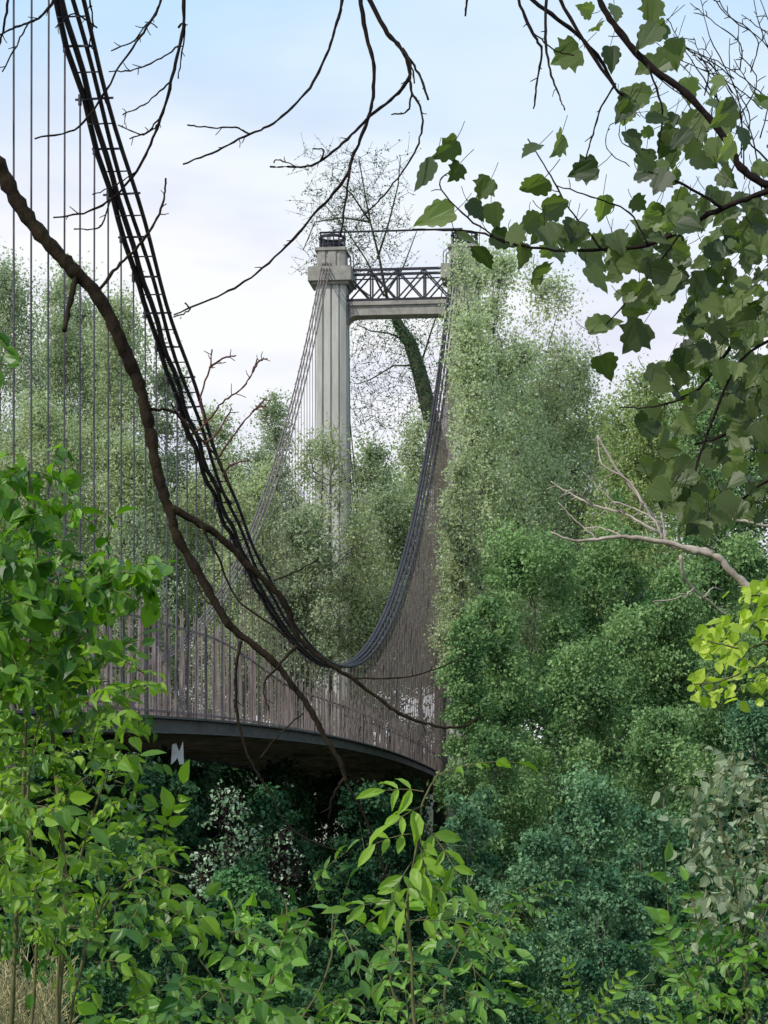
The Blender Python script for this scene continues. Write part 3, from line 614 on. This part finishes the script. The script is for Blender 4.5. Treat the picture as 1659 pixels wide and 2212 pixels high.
pl=Plant('young_sapling','slim young sapling with long drooping leaflets standing up at bottom centre','sapling',(at(890,2300,5.2)[0],5.2,float(gz(0,5.2))),'ash','stem')
Y=5.2
trace(pl.mb,[(900,2330),(890,2100),(880,1960),(895,1860),(905,1790),(915,1730),(950,1665)],9,4,Y,0,6,0)
for (px,py,dx,dz_,L_,pr,ls,ti) in [(945,1675,.9,.35,.19,3,.055,.5),(915,1710,-.9,.15,.09,2,.07,.7),(915,1740,-.7,-.3,.09,2,.075,.9),(910,1770,.6,-.75,.18,3,.065,.5),(900,1800,-.9,-.1,.10,2,.065,.8),
     (900,1810,.3,-.9,.14,3,.065,.6),(890,1860,-.5,-.8,.12,2,.065,.6),(885,1900,.8,-.2,.15,3,.065,.5),(880,1950,-.9,.1,.14,3,.065,.5),(885,1990,.9,.1,.18,4,.06,.4),(905,1780,.1,-.9,.12,2,.07,.9),(900,1830,-.2,-.9,.15,2,.065,.7)]:
    pinnate(pl,at(px,py,Y),np.array([dx,random.uniform(-.3,.1),dz_]),L_,pr,ls,ti,T_LA,1.1)
pl.done()
pl=Plant('grey_leaved_shrub','grey-green leaved shrub rising at the right edge below the lime leaves','shrub',(at(1600,2212,7)[0],7,float(gz(0,7))),'greyleaf','stem')
polyplant(pl,[(1510,1800),(1490,1700),(1540,1640),(1610,1600),(1720,1620),(1720,2050),(1600,2000),(1480,1980),(1450,1930)],190,6.4,8.4,mk_vine(.018,.05,.03))
for a in ([(1620,2330),(1600,2000),(1560,1800),(1530,1670)],[(1680,2330),(1660,1900),(1640,1680)],[(1640,2330),(1540,2000),(1480,1930)]): trace(pl.mb,a,8,3,7,0,5,6)
pl.done()
pl=Plant('leafy_shrub','mid green leafy shrub in the bottom right corner','shrub',(at(1560,2300,6.2)[0],6.2,float(gz(0,6.2))),'ashdark','stem')
polyplant(pl,[(1380,2180),(1430,2050),(1480,1970),(1600,1970),(1720,2010),(1720,2300),(1330,2300)],90,5.8,7.0,f_ash(.05,T_OV,0,.5))
pl.done()
pl=Plant('lime_leaved_branch','sunlit lime green leaves at the right edge below the dead branch','branch',(at(1720,1450,7.0)[0],7.0,at(1720,1450,7.0)[2]),'lime','stem')
def f_lime(pl,p,px,py):
    for i in range(3):
        q=p+rnd3(.02); pl.leaf(q,rnd3(.7)+np.array([-.2,0,-.5]),CAMN+rnd3(.7),random.uniform(.026,.05),random.gauss(.5,.35),T_RD)
    pl.mb.tube([p+np.array([.05,.02,.03]),p+np.array([.02,0,.02]),p],.0012,4,False)
polyplant(pl,[(1480,1490),(1490,1470),(1540,1460),(1600,1480),(1720,1460),(1720,1540),(1640,1500),(1520,1505)],24,6.8,7.3,f_lime)
polyplant(pl,[(1500,1385),(1515,1350),(1550,1370),(1590,1290),(1640,1250),(1720,1240),(1720,1470),(1620,1430),(1560,1450)],64,6.8,7.4,f_lime)
for a in ([(1740,1400),(1659,1390),(1600,1400),(1510,1380)],[(1740,1480),(1650,1440),(1560,1470),(1490,1480)],[(1740,1340),(1659,1290),(1610,1290)]): trace(pl.mb,a,7,3,7)
pl.done()
# dry grass, bottom left corner
P0=[];P1=[]
for _ in range(620):
    b=at(random.uniform(-60,140),random.uniform(2150,2330),random.uniform(7.8,9.2)); h=random.uniform(.05,.24)
    m=b+np.array([random.gauss(0,.03),random.gauss(0,.03),h*.6]); P0.append(b);P1.append(m); P0.append(m);P1.append(m+np.array([random.gauss(0,.05),random.gauss(0,.04),h*.45]))
dg=sticks('dry_grass',P0,P1,.0022,.0014,M['straw'],None,3,at(40,2260,8.5)); dg.location=Vector([float(v) for v in at(40,2260,8.5)]); dg['kind']='stuff'; tag(dg,'dry straw coloured grass in the bottom left corner','grass')
# poplar
Y=6.0
pl=Plant('poplar_branch','shade-dark lobed poplar leaves on branches overhanging the upper right','branch',at(1700,-60,Y),'poplar','darktwig')
mains=[([(1080,-90),(1150,0),(1230,60),(1290,120),(1330,190)],10,7),([(1270,-80),(1300,10),(1340,70),(1400,140),(1480,200),(1560,290),(1600,360),(1660,400),(1740,420)],11,19),
 ([(1180,-80),(1230,40),(1330,190),(1350,200)],8,6),([(1740,380),(1640,420),(1560,450),(1480,490),(1400,530),(1300,540),(1180,540),(1090,520),(1020,500),(890,495)],15,3),
 ([(1740,840),(1640,880),(1560,940),(1500,960)],14,5),([(1740,560),(1600,720),(1520,830),(1470,860)],11,4),([(1330,180),(1300,230),(1280,290),(1265,345)],5,3),
 ([(1300,540),(1230,450),(1190,380),(1140,300)],5,3),([(1090,525),(1010,470),(950,400),(985,360)],4,3),([(1400,530),(1360,460),(1290,430),(1200,400)],5,3),([(1010,470),(1035,415),(1065,395)],3,2),
 ([(1560,450),(1480,400),(1400,370)],8,4),([(1480,860),(1400,880),(1340,880)],5,3),([(1740,1000),(1640,1050),(1560,1120)],9,4),([(1400,140),(1430,240),(1420,330)],5,3),([(1480,490),(1400,600),(1310,700)],6,3),([(1740,700),(1600,780),(1520,960),(1480,1100)],8,4)]
for pts,w0,w1 in mains: trace(pl.mb,pts,w0,w1,Y,random.uniform(-.1,.3),6,2)
def popleaf(px,py,size,Yl=None):
    p=at(px,py,Yl or Y+random.uniform(-.15,.25)); a=np.array([random.gauss(-.15,.7),random.gauss(0,.3),random.gauss(-.55,.45)]); a=norm(a)
    s=size*.95/F*p[1]; base=p-a*s*.5
    pl.leaf(base,a,np.array([random.gauss(0,.6),-1,random.gauss(.2,.6)]),s,random.gauss(.4,.32),random.choice([T_LB,T_LC,T_LC]))
    e=base-a*s*.35+np.array([random.gauss(.01,.01),0,s*.35]); pl.mb.tube([base,(base+e)/2-a*.004,e],.0011,4,False)
for px,py,sz in [(960,325,75),(915,382,85),(935,470,100),(982,374,50),(1045,410,58),(1145,325,66),(1205,315,70),(1257,370,72),(1148,402,80),(1220,122,72),(1320,130,66),(1205,445,85),(1030,458,60),(1068,470,64),(1015,518,76),(1048,560,78),(1092,520,70),(1128,555,66),(1140,485,64),(1170,592,76),(1168,480,56),(1203,512,66),(1300,455,70),(1285,562,86),(1292,605,80),(1385,632,84),(1310,700,90),(1368,732,85),(1310,795,72),(1435,612,80),(1398,82,84),(1370,310,70),(1440,312,80),(1402,362,74),(1372,200,72),(1510,282,84),(1560,252,76),(1240,500,66),(1262,20,46),(1330,30,56),(1410,30,64),(1460,120,74),(1290,60,46),(1350,250,56)]:
    popleaf(px,py,sz)
for poly,n,smin,smax in [([(1340,170),(1420,60),(1480,140),(1560,160),(1640,200),(1740,260),(1740,480),(1560,440),(1400,400),(1340,300)],62,36,72),
  ([(1290,540),(1400,420),(1500,430),(1740,380),(1740,900),(1600,820),(1500,760),(1400,690),(1330,640)],200,34,74),
  ([(1420,790),(1480,740),(1560,760),(1740,800),(1740,1120),(1600,1130),(1500,1140),(1450,1110),(1400,1010),(1400,900)],160,34,70),
  ([(1430,1080),(1500,1060),(1560,1090),(1540,1150),(1470,1150)],16,45,70),
  ([(1100,500),(1220,480),(1300,520),(1200,560)],9,45,68)]:
    for x,y in sample(poly,n): popleaf(x,y,random.uniform(smin,smax),Y+random.uniform(-.3,.9))
pl.done()
# fine twigs, top right
pr=[]
for i in range(30):
    x0=random.uniform(1520,1760); y0=random.uniform(150,420); x1=x0+random.uniform(-220,40); y1=random.uniform(-60,140)
    pr.append(([(x0,y0),(x0*.6+x1*.4+random.uniform(10,45),y0*.6+y1*.4),(x0*.3+x1*.7+random.uniform(0,30),y0*.3+y1*.7),(x1,y1)],3.2,1.8,5))
pr.insert(0,([(1800,480),(1740,420),(1640,330),(1560,230),(1480,110),(1440,40)],6,2,5))
for c in [(1330,300),(1360,280),(1640,400)]:
    pr.append(([(c[0]+30,c[1]+60),(c[0]-20,c[1]+20),(c[0]-10,c[1]-30),(c[0]+40,c[1]-40)],2.5,1.5,2))
branchthing('fine_twig_spray','spray of hair-thin bare twigs in the upper right corner',9.0,pr,'darktwig')
pl=Plant('fern_frond','small upright green fern at the bottom edge right of centre','fern',(at(1240,2300,8)[0],8,float(gz(0,8))),'ash','stem')
for k in range(5):
    p=at(1245+random.uniform(-30,30),2230,8); pinnate(pl,p,np.array([random.gauss(0,.35),-.2,1.]),random.uniform(.2,.3),8,.05,.5,T_LA)
pl.done()
# white panel
pb=np.array(st3(40.5,.1,0)); tpb=at(383,1632,pb[1])
mb=MB(); s=pb[1]/F
mb.add([tpb+np.array([a,b,c])*s for b in (0,3) for a,c in ((-14,-20),(-5,-12),(0,-4),(5,-20),(14,-18),(12,30),(4,8),(-3,26),(-11,24))],[tuple(range(9)),tuple(range(9,18))[::-1]]+[(i,9+i,9+(i+1)%9,(i+1)%9) for i in range(9)])
wo=mb.build('white_panel',M['white'],None,False,tpb); wo.location=Vector([float(v) for v in tpb]); tag(wo,'small torn white panel hanging under the left end of the deck','panel')
# ---------------------------------------------------------------- world, sun, camera
w=bpy.data.worlds.new('World'); bpy.context.scene.world=w; w.use_nodes=True; nt=w.node_tree; N=nt.nodes; Lk=nt.links; N.clear()
out=N.new('ShaderNodeOutputWorld'); bg=N.new('ShaderNodeBackground'); bg.inputs['Strength'].default_value=.105
sky=N.new('ShaderNodeTexSky'); sky.sky_type='NISHITA'; sky.sun_disc=False; SE=math.radians(42); SR=math.radians(-125)
sky.sun_elevation=SE; sky.sun_rotation=SR
tc=N.new('ShaderNodeTexCoord'); sep=N.new('ShaderNodeSeparateXYZ'); Lk.new(tc.outputs['Generated'],sep.inputs[0])
mp=N.new('ShaderNodeMapping'); mp.inputs['Scale'].default_value=(1,1,3.2); Lk.new(tc.outputs['Generated'],mp.inputs[0])
no=N.new('ShaderNodeTexNoise'); no.inputs['Scale'].default_value=3.4; no.inputs['Detail'].default_value=5; no.inputs['Roughness'].default_value=.5; Lk.new(mp.outputs[0],no.inputs['Vector'])
m1=N.new('ShaderNodeMapRange'); m1.inputs['From Min'].default_value=.36; m1.inputs['From Max'].default_value=.2; Lk.new(sep.outputs['Z'],m1.inputs['Value'])
ad=N.new('ShaderNodeMath'); ad.operation='MULTIPLY_ADD'; ad.inputs[1].default_value=1.4; Lk.new(no.outputs['Fac'],ad.inputs[0])
sb=N.new('ShaderNodeMath'); sb.operation='SUBTRACT'; Lk.new(m1.outputs[0],sb.inputs[0]); sb.inputs[1].default_value=.62; Lk.new(sb.outputs[0],ad.inputs[2])
cl=N.new('ShaderNodeClamp'); Lk.new(ad.outputs[0],cl.inputs[0])
n2=N.new('ShaderNodeTexNoise'); n2.inputs['Scale'].default_value=7; n2.inputs['Detail'].default_value=4; Lk.new(mp.outputs[0],n2.inputs['Vector'])
cr=N.new('ShaderNodeValToRGB'); cr.color_ramp.elements[0].position=.38; cr.color_ramp.elements[0].color=(7.6,7.9,9.2,1); cr.color_ramp.elements[1].position=.58; cr.color_ramp.elements[1].color=(9.4,9.55,9.75,1)
Lk.new(n2.outputs['Fac'],cr.inputs[0])
base=N.new('ShaderNodeMix'); base.data_type='RGBA'; base.inputs['Factor'].default_value=.88; Lk.new(sky.outputs[0],base.inputs['A']); base.inputs['B'].default_value=(5.3,8.0,10.4,1)
mx=N.new('ShaderNodeMix'); mx.data_type='RGBA'; Lk.new(cl.outputs[0],mx.inputs['Factor']); Lk.new(base.outputs['Result'],mx.inputs['A']); Lk.new(cr.outputs[0],mx.inputs['B'])
Lk.new(mx.outputs['Result'],bg.inputs['Color']); Lk.new(bg.outputs[0],out.inputs[0])
sl=bpy.data.lights.new('sun','SUN'); sl.energy=4.0; sl.angle=math.radians(.8); sl.color=(1,.95,.86)
so=bpy.data.objects.new('sun',sl); C.objects.link(so)
sd=Vector((math.sin(SR)*math.cos(SE),math.cos(SR)*math.cos(SE),math.sin(SE))); so.rotation_euler=sd.to_track_quat('Z','Y').to_euler(); so.location=(0,-20,40)
cam=bpy.data.cameras.new('camera'); co=bpy.data.objects.new('camera',cam); C.objects.link(co)
cam.sensor_fit='HORIZONTAL'; cam.sensor_width=36; cam.lens=36*F/1659; cam.shift_y=(HY-1106)/1659
co.location=(0,0,0); co.rotation_euler=(math.radians(90),0,0); cam.clip_end=5000; cam.clip_start=.1
sc=bpy.context.scene; sc.camera=co; sc.view_settings.view_transform='Standard'; sc.view_settings.look='None'; sc.view_settings.exposure=0
